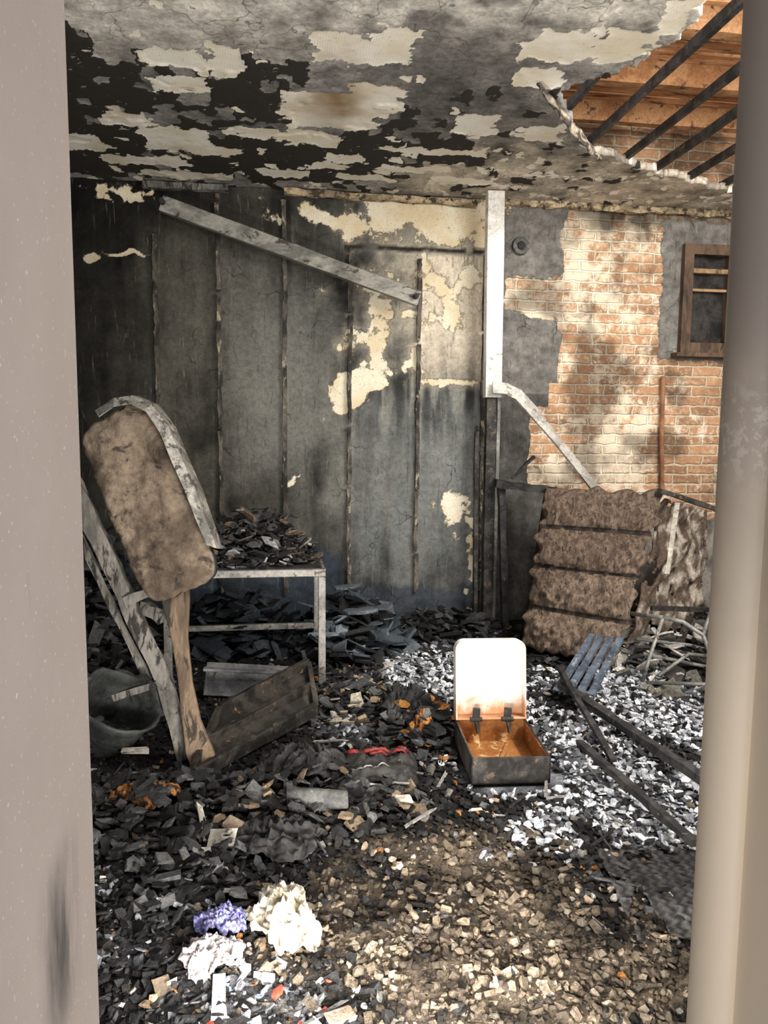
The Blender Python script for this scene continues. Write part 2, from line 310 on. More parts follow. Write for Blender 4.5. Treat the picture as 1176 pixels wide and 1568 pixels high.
HP=[(1.75,.9),(1.74,3.07),(1.76,3.38),(1.74,3.58),(1.64,3.77),(1.44,3.91),(1.62,4.25),(1.89,4.62),(2.27,4.87),(2.66,5.08),(3.15,5.28),(4.5,5.55),(4.5,.9)]
def inpoly(x,y,P):
    r=False;j=len(P)-1
    for i in range(len(P)):
        xi,yi=P[i];xj,yj=P[j]
        if (yi>y)!=(yj>y) and x<(xj-xi)*(y-yi)/(yj-yi)+xi: r=not r
        j=i
    return r
CR=[(-.49,3.93,.15,.09),(-.23,3.92,.08,.17),(-.50,4.19,.15,.09),(.27,3.69,.11,.16),(.515,3.66,.13,.17),(.31,4.40,.27,.24),(.52,4.13,.14,.09),(.60,4.27,.08,.07),(1.28,3.55,.15,.15),(1.58,3.49,.14,.16),(1.69,3.23,.07,.14),(1.15,4.45,.12,.16),(-.87,4.68,.14,.12),(-.59,4.95,.2,.2),(-1.19,5.08,.15,.14),(-.84,5.34,.28,.10),(-.09,4.77,.19,.09),(.23,4.80,.16,.1),(.79,4.88,.13,.07),(1.29,3.82,.12,.09),(.06,5.45,.15,.08),(.43,5.08,.13,.07),(.34,5.26,.13,.06),(.93,5.22,.25,.07),(1.10,4.88,.2,.06),(1.57,4.5,.1,.12),(-.35,5.1,.12,.06),(.6,5.45,.2,.05),(-.6,5.6,.3,.06),(1.3,5.4,.25,.07)]
BK=[(-.06,3.98,.13,.17),(-.79,4.27,.28,.3),(-.15,4.42,.25,.22),(-1.1,4.3,.2,.9),(-.9,4.95,.3,.2),(-.3,4.9,.35,.2),(.1,5.0,.4,.3),(.0,5.3,.8,.3),(.66,4.5,.12,.3),(-1.2,5.4,.4,.3),(-.3,4.15,.2,.12),(.1,3.95,.1,.15),(.02,4.2,.12,.35),(.8,4.9,.5,.3)]
def ceilfn(x,y):
    n1=fb(x*1.2,y*1.2,3); n2=fb(x*4,y*4,7); n4=fb(x*12,y*12,4,3); n6=fb(x*7,y*7,21)
    wx=x+.05*n2+.03*n4; wy=y+.06*n4+.04*n6
    RH=.085; CW=.085
    r=math.floor(wy/RH); off=.5*(r%2)+hsh(r,3); cxi=math.floor(wx/CW+off); hc=hsh(cxi,r,1)
    fx=(wx/CW+off)-cxi; fy=wy/RH-r; edge=min(fx,1-fx,fy,1-fy)*2
    ccx=(cxi+.5-off)*CW; ccy=(r+.5)*RH
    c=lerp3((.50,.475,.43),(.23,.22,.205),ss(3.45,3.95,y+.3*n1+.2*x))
    c=lerp3(c,(.10,.095,.09),ss(.0,.5,blob(x,y,.88,4.0,.5,.75)+n2*1.1)*.85)
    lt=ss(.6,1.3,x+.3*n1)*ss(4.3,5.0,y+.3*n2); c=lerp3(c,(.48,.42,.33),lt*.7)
    c=tuple(q*max(.25,(1+.4*n1+.6*n2+.5*n6)) for q in c)
    cr=-1
    for a,b2,w,h in CR:
        if abs(x-a)<w*1.7 and abs(y-b2)<h*1.9:
            q=1-max(abs(ccx-a)/w,abs(ccy-b2)/h)+.25*(hc-.5); q2=1-max(abs(x-a+.07*n4)/w,abs(y-b2+.07*n2)/h)
            cr=max(cr,min(q*6,2.0)*.3+q2*1.0)
    dens=.03+.10*ss(4.8,5.5,y)+.12*lt
    if hc<dens: cr=max(cr,edge*1.5-.4+n4)
    bk=-1
    for a,b2,w,h in BK:
        q=1-math.hypot((ccx-a)/w,(ccy-b2)/h); bk=max(bk,q)
    hb=hsh(cxi,r,5); p_=max(.08*ss(3.5,4.2,y),ss(-.5,.35,bk)*.85)+.15*ss(4.5,5,y)*(1-lt)
    bk=(.9*min(1,edge*2.2+.15)+.4*n4) if hb<p_ else -.7
    q=max(0,1-math.hypot((x-.3+.1*n2)/.2,(y-4.2+.2*n2)/.6)); warm=q
    dz=-.006*ss(-.1,.2,bk)+.003*n2+(.0 if cr<0 else .003)
    lip=-.03*ss(.35,.0,abs(x-(1.42+(y-3.91)*.62)))*ss(3.8,4.1,y)*ss(5.0,4.6,y)
    return (x,y,H+dz+lip),{"Col":[max(.005,q) for q in c],"M":(max(0,min(1,cr*.5+.5)),max(0,bk*.5+.5),warm)}
m,nt,b=newmat("ceiling_blistered"); v=mapv(nt)
aC=nd(nt,"ShaderNodeAttribute",attribute_name="Col"); aM=nd(nt,"ShaderNodeAttribute",attribute_name="M"); sM=nd(nt,"ShaderNodeSeparateColor"); nt.links.new(aM.outputs["Color"],sM.inputs[0])
nf=noisen(nt,v,30,6,.8,.4); nl=noisen(nt,v,3,4,.6)
k=math_(nt,'MAXIMUM',math_(nt,'MULTIPLY_ADD',nf,2.6,-.3),.15)
c=mixc(nt,1.0,aC.outputs["Color"],grey(nt,k),'MULTIPLY')
vo=nd(nt,"ShaderNodeTexVoronoi",feature='DISTANCE_TO_EDGE'); vo.inputs["Scale"].default_value=3.0
dv=nd(nt,"ShaderNodeVectorMath",operation='MULTIPLY_ADD'); nz3=nd(nt,"ShaderNodeTexNoise"); nz3.inputs["Scale"].default_value=6; nt.links.new(v,nz3.inputs["Vector"])
nt.links.new(nz3.outputs["Color"],dv.inputs[0]); dv.inputs[1].default_value=(.3,.3,.3); nt.links.new(v,dv.inputs[2]); nt.links.new(dv.outputs[0],vo.inputs["Vector"])
c=mixc(nt,math_(nt,'MULTIPLY',ramp(nt,vo.outputs["Distance"],.010,.003),.6),c,(.05,.045,.04))
bkm=ramp(nt,math_(nt,'ADD',sM.outputs[1],math_(nt,'MULTIPLY_ADD',nf,.5,-.25)),.5,.56); c=mixc(nt,bkm,c,(.032,.028,.024))
crm=ramp(nt,math_(nt,'ADD',sM.outputs[0],math_(nt,'MULTIPLY_ADD',nf,.35,-.17)),.5,.54)
crc=mixc(nt,ramp(nt,nl,.35,.65),(.76,.69,.54),(.90,.87,.78)); crc=mixc(nt,math_(nt,'MULTIPLY',sM.outputs[2],1.0,clamp=True),crc,(.24,.14,.06))
wv=nd(nt,"ShaderNodeTexWave"); wv.inputs["Scale"].default_value=26; wv.inputs["Distortion"].default_value=4; nt.links.new(v,wv.inputs["Vector"])
crc=mixc(nt,math_(nt,'MULTIPLY',wv.outputs["Fac"],.2),crc,(.4,.35,.27)); crc=mixc(nt,ramp(nt,nf,.58,.7),crc,(.45,.38,.27))
c=mixc(nt,crm,c,crc); nt.links.new(c,b.inputs["Base Color"]); b.inputs["Roughness"].default_value=.9; b.inputs["Specular IOR Level"].default_value=.2
bump(nt,b,math_(nt,'SUBTRACT',math_(nt,'MULTIPLY',nf,.5),math_(nt,'ADD',crm,math_(nt,'MULTIPLY',bkm,-.4))),.6,.01)
ceilm=m
keepc=lambda x,y: not inpoly(x+.05*nz(x*7,y*7,2)+.03*nz(x*20,y*20,2),y+.05*nz(x*7,y*7,5)+.03*nz(x*20,y*20,6),HP)
o=gridmesh("ceiling",rng(-1.5,4.3,.013),rng(2.9,5.8,.013),ceilfn,ceilm,["Col","M"],keep=keepc,flip=True)
k=o.modifiers.new("s",'SOLIDIFY'); k.thickness=.045; k.offset=-1
slab("ceiling_front",(.12,1.92,H+.03),(3.24,1.96,.05),sooty)
def flapfn(u,v):
    a=Vector((1.30,3.86,H-.02)); b2=Vector((1.98,4.66,H-.06)); p=a.lerp(b2,u); nrm=Vector((.68,-.70,0))
    wd=.09*math.sin(math.pi*min(1,max(0,u*.93+.05)))+.02; ang=v*2.1
    rr=wd*.6; n=nz(u*9,v*3,3)
    p=p+nrm*(math.sin(ang)*rr+.02*n)+Vector((0,0,-(1-math.cos(ang))*rr*.7+.010*nz(u*12,v*4,8)-.03*math.sin(u*3.1)))
    t=fb(u*12,v*5,2); c=(.36,.31,.24) if t>.0 else (.07,.06,.05)
    return tuple(p),{"Col":c}
o=gridmesh("peeled_ceiling_sheet",rng(0,1,.016),rng(0,1,.08),flapfn,attrmat("peeled_sheet_mat",40),["Col"]); k=o.modifiers.new("s",'SOLIDIFY'); k.thickness=.010
mb=MB()
for x in (1.60,1.92,2.26,2.58,2.90,3.25,3.6,3.95):
    mb.beam((x,1.0,H+.03),(x+random.uniform(-.03,.03),5.6,H+.05),.026,.05,0,seg=12,j=.003)
mb.obj("ceiling_steel_bars",[darksteel])
mb=MB(); y=3.3
while y<5.78:
    w=random.uniform(.13,.16); mb.box((2.9,y+w/2,4.02+random.uniform(-.012,.012)),(3.2,w-.012,.025),0,Matrix.Rotation(random.uniform(-.01,.01),3,'Z'))
    y+=w
for y in (3.6,4.25,4.9,5.5):
    mb.beam((1.3,y,3.93),(4.4,y,3.93),.07,.14,1,seg=10,j=.004)
mb.obj("roof_boards",[orangewood,simple("roof_joist",(.28,.13,.055),(.42,.23,.11),(.07,.045,.03),6,.8)])

# ---------------------------------------------------------------- window
mb=MB(); y=5.80
x0,x1,z0,z1=3.2,4.05,2.25,3.1
for xx in (x0+.04,x1-.04): mb.box((xx,y,(z0+z1)/2),(.08,.1,z1-z0),0)
for zz in (z0+.04,z1-.04): mb.box(((x0+x1)/2,y,zz),(x1-x0-.16,.1,.08),0)
mb.box((3.62,y+.01,2.67),(.045,.06,.69),0); mb.box((3.44,y+.01,2.90),(.31,.05,.035),2); mb.box((3.44,y+.01,2.75),(.31,.04,.02),2)
mb.box((3.62,y+.045,2.67),(.84,.01,.84),1)
mb.box((3.62,y-.05,z0-.02),(.95,.1,.03),0)
mb.obj("window_1",[winwood,glassm,simple("window_bar_wood",(.2,.13,.07),(.34,.22,.12),(.08,.055,.035),8)])
mb=MB(); mb.tube([(3.08,5.78,2.06),(3.09,5.78,1.6),(3.12,5.78,1.1)],.018,0); mb.obj("electrical_conduit",[simple("conduit_brick",(.2,.09,.05),(.3,.15,.08))])
mb=MB(); mb.tube([(-1.46,5.72,.3),(-1.46,5.72,2.0),(-1.46,5.72,3.3)],.012,0); mb.obj("corner_pipe",[simple("white_pipe",(.5,.48,.42),(.65,.62,.55),(.1,.09,.08),5)])
mb=MB()
mb.tube([(1.86,5.80,3.03),(1.86,5.765,3.03)],[.07,.065],0,16); mb.tube([(1.86,5.77,3.03),(1.86,5.755,3.03)],[.035,.03],1,12)
mb.obj("electrical_junction_box",[greyroll,char],bevel=.004)
mb=MB(); mb.tube([(-1.40,5.70,2.05),(-1.42,5.70,1.8),(-1.36,5.68,1.6),(-1.33,5.66,1.4),(-1.38,5.66,1.1),(-1.35,5.6,.6)],.008,0,6); mb.obj("burnt_cable",[char])

# ---------------------------------------------------------------- post, brace, fallen beam
def channel(mb,p0,p1,w,d,t,m=0,up=(0,-1,0),seg=8,j=.0015):
    p0=Vector(p0);p1=Vector(p1); dd,a,b2=mb.frame(p0,p1,up)
    mb.beam(p0,p1,w,t,m,up,seg,j)
    for s in (-1,1):
        o_=a*(s*(w/2-t/2))+b2*(-d/2); mb.beam(p0+o_,p1+o_,t,d,m,up,seg,j)
mb=MB()
channel(mb,(1.605,5.55,1.86),(1.59,5.55,H-.01),.125,.07,.012,0)
mb.beam((1.605,5.6,.0),(1.60,5.6,1.95),.075,.06,1,seg=14,j=.003)
mb.beam((1.66,5.62,.0),(1.665,5.62,1.9),.025,.05,2,seg=10,j=.002)
mb.beam((1.52,5.62,.0),(1.51,5.66,1.6),.03,.04,1,seg=10,j=.003)
mb.obj("support_post",[paleMetal,darksteel,steel])
mb=MB(); V=[]
pth=[(1.58,1.93),(1.68,1.925),(1.78,1.88),(1.90,1.76),(2.07,1.57),(2.24,1.38),(2.42,1.17)]
for i,(x,z) in enumerate(pth):
    w=.085 if i<4 else .065
    a_=pth[max(0,i-1)]; b_=pth[min(len(pth)-1,i+1)]; tx,tz=b_[0]-a_[0],b_[1]-a_[1]; L=math.hypot(tx,tz); nx_,nz_=-tz/L,tx/L
    V+= [(x+nx_*w/2,5.50,z+nz_*w/2),(x-nx_*w/2,5.47,z-nz_*w/2)]
mb.add(V,[(2*i,2*i+1,2*i+3,2*i+2) for i in range(len(pth)-1)],0); mb.obj("bent_metal_strip",[simple("strip_zinc",(.3,.29,.27),(.5,.48,.44),(.14,.12,.1),6,.5,.2)],solid=.016)
mb=MB(); channel(mb,(-.80,5.60,3.17),(1.03,5.56,2.57),.105,.06,.01,0,seg=14,j=.002)
mb.tube([(-.79,5.59,3.17),(-.79,5.54,3.17)],.02,1); mb.tube([(1.0,5.56,2.58),(1.0,5.51,2.58)],.018,1)
mb.obj("fallen_metal_beam",[simple("fallen_beam_paint",(.14,.138,.125),(.32,.31,.275),(.06,.05,.04),6,.55,.1,st=.2,sc=(.5,1,1)),char])
mb=MB(); mb.beam((1.62,5.5,1.215),(2.05,5.42,1.165),.2,.05,0,seg=6,j=.008); mb.beam((2.02,5.45,1.17),(2.02,5.45,.0),.04,.04,0,seg=4,j=.004); mb.beam((1.66,5.48,1.2),(1.72,5.45,.0),.05,.05,0,seg=6,j=.005)
mb.beam((1.75,5.5,1.25),(1.92,5.5,1.42),.03,.02,0,seg=3,j=.004)
mb.obj("charred_shelf_frame",[char])

# ---------------------------------------------------------------- debris (one object)
def gz(x,y):
    h=.035+.03*fb(x*1.6,y*1.6,2)+.015*fb(x*6,y*6,3)
    h+=.22*ss(-.55,-1.3,x)*ss(2.0,3.2,y)
    h+=.10*ss(4.9,5.7,y)*(.6+.6*nz(x*3,y*3))
    h+=.15*ss(.5,.0,math.hypot((x-2.9)/1.0,(y-5.0)/1.1)-.4)
    h+=.05*max(0,blob(x,y,1.4,3.2,.7,.7))
    h*=1-.8*ss(.10,.0,max(abs(x-1.06)-.22,abs(y-3.33)-.28))
    return max(.005,h)
def zone(x,y):
    n=.6*fb(x*2,y*2,11)+.35*fb(x*7,y*7,12)
    wb=ss(-.1,.5,blob(x,y,.62,2.02,.75,.85)+n)
    wa=max(ss(0,.45,blob(x,y,1.45,3.10,.75,1.0)+n),ss(0,.4,blob(x,y,1.0,4.6,.6,.7)+n),ss(0,.4,blob(x,y,2.1,3.9,.7,.8)+n),ss(0,.5,blob(x,y,.55,3.9,.35,.5)+n)*.8,ss(0,.4,blob(x,y,-.05,1.85,.3,.3)+n)*.5,.4*ss(0,.4,blob(x,y,-.5,2.4,.25,.4)+n))
    return wb,wa
def pick(x,y):
    wb,wa=zone(x,y); r=random.random(); s=random.uniform(.6,1.25); pt=.75+.9*fb(x*6,y*6,77)
    s*=max(.25,pt)
    if r<wb*.92: c=random.choice([(.21,.165,.12),(.16,.125,.088),(.28,.235,.18),(.09,.07,.052),(.12,.095,.068),(.19,.15,.107),(.06,.047,.036),(.13,.10,.075)])
    elif r<wb*.92+wa*.85: c=random.choice([(.44,.46,.51),(.68,.69,.73),(.28,.295,.335),(.06,.06,.068),(.36,.38,.42),(.03,.03,.032),(.14,.145,.165),(.55,.57,.61)])
    else:
        q=random.random()
        if q<.93: c=random.choice([(.010,.010,.010),(.018,.018,.019),(.032,.032,.033),(.052,.052,.054),(.018,.015,.013)])
        elif q<.968: c=(.34,.32,.29)
        elif q<.985: c=(.20,.14,.09)
        else: c=(.36,.15,.04)
    return tuple(q*s for q in c)
DV=[];DF=[];DC=[];DM=[]
ICO=[]
t_=(1+5**.5)/2
for a_ in ((-1,t_,0),(1,t_,0),(-1,-t_,0),(1,-t_,0),(0,-1,t_),(0,1,t_),(0,-1,-t_),(0,1,-t_),(t_,0,-1),(t_,0,1),(-t_,0,-1),(-t_,0,1)): ICO.append(Vector(a_).normalized()*.6)
ICF=[(0,11,5),(0,5,1),(0,1,7),(0,7,10),(0,10,11),(1,5,9),(5,11,4),(11,10,2),(10,7,6),(7,1,8),(3,9,4),(3,4,2),(3,2,6),(3,6,8),(3,8,9),(4,9,5),(2,4,11),(6,2,10),(8,6,7),(9,8,1)]
BX=[(-.5,-.5,-.5),(.5,-.5,-.5),(.5,.5,-.5),(-.5,.5,-.5),(-.5,-.5,.5),(.5,-.5,.5),(.5,.5,.5),(-.5,.5,.5)]
BF=[(0,3,2,1),(4,5,6,7),(0,1,5,4),(1,2,6,5),(2,3,7,6),(3,0,4,7)]
def piece(V,F,C,o,sx,sy,sz,c,tilt,kind):
    R=Matrix.Rotation(random.uniform(0,6.28),3,'Z')@Matrix.Rotation(random.gauss(0,tilt),3,'X')@Matrix.Rotation(random.gauss(0,tilt),3,'Y')
    b0=len(V)
    if kind==0: P,FF=BX,BF
    elif kind==1: P,FF=ICO,ICF
    else:
        n=random.choice((5,6,7)); P=[];FF=[]
        rs=[random.uniform(.3,.62) for _ in range(n)]
        for zz in (-.5,.5):
            for i in range(n):
                a=6.283*i/n; P.append((rs[i]*math.cos(a),rs[i]*math.sin(a),zz))
        FF=[tuple(range(n-1,-1,-1)),tuple(range(n,2*n))]+[(i,(i+1)%n,n+(i+1)%n,n+i) for i in range(n)]
    lo=.5 if kind==1 else (.55 if kind==0 else .95)
    for p in P:
        q=R@Vector((p[0]*sx*random.uniform(lo,1.1),p[1]*sy*random.uniform(lo,1.1),p[2]*sz*random.uniform(.6,1.1))); V.append(q+o); C.extend((c[0],c[1],c[2],1))
    F+=[tuple(b0+k for k in f) for f in FF]
def blocked(x,y): return (.84<x<1.28 and 3.04<y<3.66)
def scatter(n,sizefn,posfn,colfn=pick,zoff=.3,tilt=.5,kinds=(0,1,2)):
    for i in range(n):
        x,y=posfn()
        if blocked(x,y): continue
        sx,sy,sz=sizefn(x,y); f0=len(DF)
        piece(DV,DF,DC,Vector((x,y,gz(x,y)+sz*zoff+max(sx,sy)*.12)),sx,sy,sz,colfn(x,y),tilt,random.choice(kinds)); DM.extend([0]*(len(DF)-f0))
def heapD(cx,cy,z0,rx,ry,h,n,cols,smin=.03,smax=.12,th=.25,kinds=(0,1,2)):
    for i in range(n):
        a=random.uniform(0,6.28); r=math.sqrt(random.random()); x=cx+rx*r*math.cos(a); y=cy+ry*r*math.sin(a)
        s=smin*(smax/smin)**random.random(); x=max(-1.46+s,min(4.2,x)); y=min(5.76-s,y)
        if blocked(x,y): continue
        zz=max(z0,gz(x,y))+h*(1-r**1.6)*random.random()+s*.12; f0=len(DF)
        piece(DV,DF,DC,Vector((x,y,zz)),s*random.uniform(.8,1.6),s*random.uniform(.5,1.1),s*th*random.uniform(.5,1.2),random.choice(cols),.4,random.choice(kinds)); DM.extend([0]*(len(DF)-f0))
us=rng(-1.49,4.28,.024); vs=rng(.97,5.77,.024)
for yv in vs:
    for xu in us:
        wb,wa=zone(xu,yv); n=fb(xu*9,yv*9,4)
        c=lerp3((.012,.011,.011),(.24,.25,.28),wa*max(0,.5+.9*n)); c=lerp3(c,(.16,.125,.09),wb*.85*max(0,.75+.9*n))
        DV.append((xu,yv,gz(xu,yv))); DC.extend((max(.004,c[0]),max(.004,c[1]),max(.004,c[2]),1))
nu=len(us)
for j in range(len(vs)-1):
    for i in range(nu-1): DF.append((j*nu+i,j*nu+i+1,(j+1)*nu+i+1,(j+1)*nu+i)); DM.append(1)
def pos_view():
    while True:
        y=1.5*(5.6/1.5)**random.random(); x=random.uniform(-.34*y-.05,.72*y+.1)
        if x>-1.36 and x<4.2: return x,y
def sz_small(x,y):
    s=.006*(5.8**(random.random()**1.6))*(.72+.24*y*.6); return s*random.uniform(.7,1.6),s*random.uniform(.6,1.2),s*random.uniform(.3,.8)
def sz_flake(x,y):
    s=.018*(2.8**random.random()); return s*random.uniform(.8,1.7),s*random.uniform(.5,1.0),s*.14
def pos_dark():
    while True:
        x,y=pos_view(); wb,wa=zone(x,y)
        if wb<.3 and x>-1.3: return x,y
def pos_ash():
    while True:
        x,y=random.uniform(.5,2.6),random.uniform(2.2,5.2); wb,wa=zone(x,y)
        if wa>.45: return x,y
scatter(28000,sz_small,pos_view,kinds=(1,1,2,0))
scatter(3000,sz_flake,pos_dark,tilt=.35,kinds=(2,2,0))
scatter(2200,lambda x,y:(random.uniform(.015,.055),random.uniform(.012,.04),random.uniform(.004,.018)),pos_ash,tilt=.4,kinds=(1,2,2),colfn=lambda x,y:random.choice([(.5,.52,.57),(.72,.73,.77),(.38,.40,.44),(.62,.62,.62)]))
def sz_spl(x,y): return random.uniform(.05,.2),random.uniform(.006,.016),random.uniform(.005,.012)
scatter(330,sz_spl,pos_dark,tilt=.12,colfn=lambda x,y:random.choice([(.015,.015,.015),(.03,.028,.026),(.06,.06,.06),(.2,.19,.18)]),kinds=(0,))
scatter(240,lambda x,y:(random.uniform(.06,.2),random.uniform(.05,.14),.015),lambda:(random.uniform(2.2,3.6),random.uniform(4.0,5.5)),colfn=lambda x,y:random.choice([(.3,.28,.25),(.5,.48,.45),(.15,.14,.12),(.06,.055,.05)]),tilt=.5,kinds=(2,0))
DK=[(.012,.012,.012),(.022,.022,.022),(.035,.035,.037),(.058,.058,.058),(.015,.015,.015),(.09,.09,.09)]
heapD(-1.0,4.3,.1,.4,.9,.35,500,DK)
heapD(-1.1,4.9,.1,.35,.5,.8,500,DK,.04,.15)
heapD(-.3,5.35,.03,.6,.3,.42,400,[(.02,.025,.03),(.035,.045,.055),(.012,.012,.014),(.05,.06,.07)],.05,.2,.15)
heapD(.50,5.25,.03,.42,.4,.46,300,[(.04,.05,.06),(.08,.10,.12),(.12,.14,.16),(.02,.02,.02),(.015,.015,.015)],.08,.24,.12,(2,))
heapD(1.2,5.5,.03,.5,.25,.15,200,DK,.04,.12)
heapD(.1,3.05,.03,.55,.35,.13,480,DK+[(.2,.15,.1)],.02,.08)
heapD(.72,3.75,.03,.25,.4,.2,360,DK+[(.30,.13,.035)],.02,.09)
heapD(.45,4.1,.03,.35,.3,.16,300,DK+[(.2,.15,.1),(.3,.27,.22)],.02,.10)
heapD(-.3,2.55,.02,.3,.35,.1,320,DK,.02,.08,.2)
heapD(-.5,3.0,.02,.35,.4,.12,300,DK,.02,.09,.3)
heapD(.02,1.92,.03,.25,.10,.03,24,[(.3,.05,.03),(.3,.09,.04),(.2,.25,.35),(.1,.1,.1),(.3,.3,.3)],.012,.04)
me=bpy.data.meshes.new("fire_debris"); me.from_pydata(DV,[],DF); me.update()
at=me.attributes.new("Col",'FLOAT_COLOR','POINT'); at.data.foreach_set("color",DC); me.materials.append(debrism); me.materials.append(groundm); me.polygons.foreach_set("material_index",DM)
link(bpy.data.objects.new("fire_debris",me))

# ---------------------------------------------------------------- steel table with burnt pile
mb=MB(); TL,TR,TF,TB,TH=-.66,.255,4.5,5.1,.745
for x in (TL,TR):
    for y in (TF,TB): mb.box((x,y,TH/2),(.045,.04,TH),0)
for y in (TF,TB): mb.box(((TL+TR)/2,y,TH-.0),(TR-TL+.045,.045,.045),0)
for x in (TL,TR): mb.box((x,(TF+TB)/2,TH),(.04,TB-TF,.045),0)
mb.box(((TL+TR)/2,TB,.26),(TR-TL,.03,.04),0); mb.box((TL,(TF+TB)/2,.26),(.03,TB-TF,.03),0)
mb.box(((TL+TR)/2,(TF+TB)/2,TH+.025),(TR-TL,TB-TF-.03,.012),1)
p0=mb.obj("frame",[steel,char],bevel=.004)
V=[];F=[];C=[]
for i in range(850):
    a=random.uniform(0,6.28); r=math.sqrt(random.random()); x=-.16+.42*r*math.cos(a); y=4.78+.26*r*math.sin(a)
    s=.02*(5)**random.random(); zz=TH+.03+.34*(1-r**2.2)*random.random()+s*.1
    piece(V,F,C,Vector((x,y,zz)),s*random.uniform(.8,1.6),s*random.uniform(.5,1.1),s*.2*random.uniform(.5,1.2),random.choice(DK+DK+[(.3,.3,.3),(.15,.11,.08)]),.4,random.choice((0,1,2,2)))
me=bpy.data.meshes.new("pile"); me.from_pydata(V,[],F); me.update(); at=me.attributes.new("Col",'FLOAT_COLOR','POINT'); at.data.foreach_set("color",C); me.materials.append(debrism)
p1=link(bpy.data.objects.new("burnt_papers",me))
e=link(bpy.data.objects.new("steel_table",None)); p0.parent=e; p1.parent=e
mb=MB(); mb.box((-.18,4.30,.15),(.50,.02,.19),0,Matrix.Rotation(math.radians(-25),3,'X')@Matrix.Rotation(math.radians(5),3,'Y')); mb.box((-.18,4.22,.235),(.50,.05,.015),0,Matrix.Rotation(math.radians(5),3,'Y')); mb.box((-.18,4.38,.06),(.46,.02,.12),1)
mb.obj("buckled_drawer_front",[simple("drawer_front_grey",(.08,.082,.09),(.17,.17,.17),(.04,.035,.03),7,.6),char],bevel=.004)

# ---------------------------------------------------------------- charred chair with padded back
ax=(Vector((-.72,3.68,1.62))-Vector((-.43,3.55,.93))).normalized(); sd=Vector((.90,-.1,.38)); sd=(sd-ax*sd.dot(ax)).normalized(); nn=sd.cross(ax)
M=Matrix((sd,ax,nn)).transposed().to_4x4(); M.translation=Vector((-.605,3.62,1.255))
mb=MB(); nu_,nv_=26,60; V=[];F=[]
def padpt(i,j,s):
    u=i/nu_*2-1; v=j/nv_*2-1; p_=6.0
    k=(max(abs(u),abs(v)))/((abs(u)**p_+abs(v)**p_)**(1/p_)+1e-9); u2=u*k;v2=v*k
    x=.185*u2*(1-.03*v2)+.02*nz(v2*3,s,1)*abs(u2); y=.45*v2+.02*u2*(v2>0)+.012*nz(u2*5,v2,6)
    ed=max(abs(u),abs(v)); d=.04*(1-max(0,ed-.85)/.15*.6)+.02*fb(u2*2.5,v2*5,4)-.035*max(0,blob(u2,v2,.25,.45,.5,.35))
    return M@Vector((x,y,d if s else -.045))
for s in (1,0):
    for j in range(nv_+1):
        for i in range(nu_+1): V.append(padpt(i,j,s))
st=(nu_+1)*(nv_+1); I=lambda s,i,j:s*st+j*(nu_+1)+i
Fa=[];Fb=[]
for j in range(nv_):
    for i in range(nu_): Fa.append((I(0,i,j),I(0,i+1,j),I(0,i+1,j+1),I(0,i,j+1))); Fb.append((I(1,i,j+1),I(1,i+1,j+1),I(1,i+1,j),I(1,i,j)))
for j in range(nv_): Fb+=[(I(1,0,j),I(0,0,j),I(0,0,j+1),I(1,0,j+1)),(I(0,nu_,j),I(1,nu_,j),I(1,nu_,j+1),I(0,nu_,j+1))]
for i in range(nu_): Fb+=[(I(0,i,nv_),I(0,i+1,nv_),I(1,i+1,nv_),I(1,i,nv_)),(I(1,i,0),I(1,i+1,0),I(0,i+1,0),I(0,i,0))]
mb.add(V,Fa,0); mb.f+=Fb; mb.m+=[1]*len(Fb)
parts=[mb.obj("back_pad",[boardm,char],smooth=True)]
mb=MB(); rim=[(-.04,.455),(.05,.47),(.12,.455),(.18,.39),(.205,.27),(.20,.12),(.205,-.02),(.20,-.16),(.195,-.30)]
V=[]
for i,(x,y) in enumerate(rim):
    q=-.01+.008*math.sin(i*2.1)
    cxn,cyn=(x-.02),(y-.1); L=math.hypot(cxn,cyn*.5); ux,uy=cxn/L,cyn*.5/L
    V+=[M@Vector((x-.012*ux,y-.012*uy,.075+q)),M@Vector((x+.03*ux,y+.03*uy,.05+q)),M@Vector((x+.04*ux,y+.04*uy,-.05))]
F=[]
for i in range(len(rim)-1):
    for k in range(2): F.append((3*i+k,3*i+k+1,3*i+4+k,3*i+3+k))
mb.add(V,F,0); parts.append(mb.obj("metal_rim",[simple("rim_steel",(.11,.105,.095),(.30,.28,.25),(.05,.045,.04),10,.5,.2,c3lo=.53,c3hi=.6)],solid=.006,bevel=.002))
mb=MB(); mb.beam((-1.02,3.75,1.46),(-.56,3.62,.42),.075,.05,0,up=(0,1,0),seg=16,j=.007); mb.beam((-.56,3.62,.42),(-.44,3.5,.05),.07,.05,0,up=(0,1,0),seg=5,j=.006)
mb.beam((-1.0,3.8,1.15),(-.64,3.75,.33),.035,.03,0,up=(0,1,0),seg=8,j=.006); mb.beam((-.80,3.7,.30),(-.52,3.62,.40),.05,.03,0,seg=4,j=.005)
mb.beam((-.72,3.66,.78),(-.45,3.58,.90),.07,.05,0,seg=5,j=.01)
mb.beam((-.66,3.7,.75),(-.55,3.64,.70),.05,.05,0,seg=5,j=.01)
parts.append(mb.obj("rear_legs",[woodgrey]))
mb=MB(); prof=[(-.50,3.60,.90,.15),(-.485,3.58,.80,.13),(-.465,3.55,.62,.075),(-.44,3.52,.42,.065),(-.41,3.47,.25,.085),(-.37,3.42,.12,.125),(-.335,3.38,.03,.12),(-.32,3.37,.0,.06)]
V=[];F=[]
for x,y,z,w in prof:
    for sx_,sy_ in ((-1,-1),(1,-1),(1,1),(-1,1)): V.append((x+sx_*w/2,y+sy_*.018,z))
n=len(prof)
for i in range(n-1):
    for k in range(4): F.append((i*4+k,i*4+(k+1)%4,i*4+4+(k+1)%4,i*4+4+k))
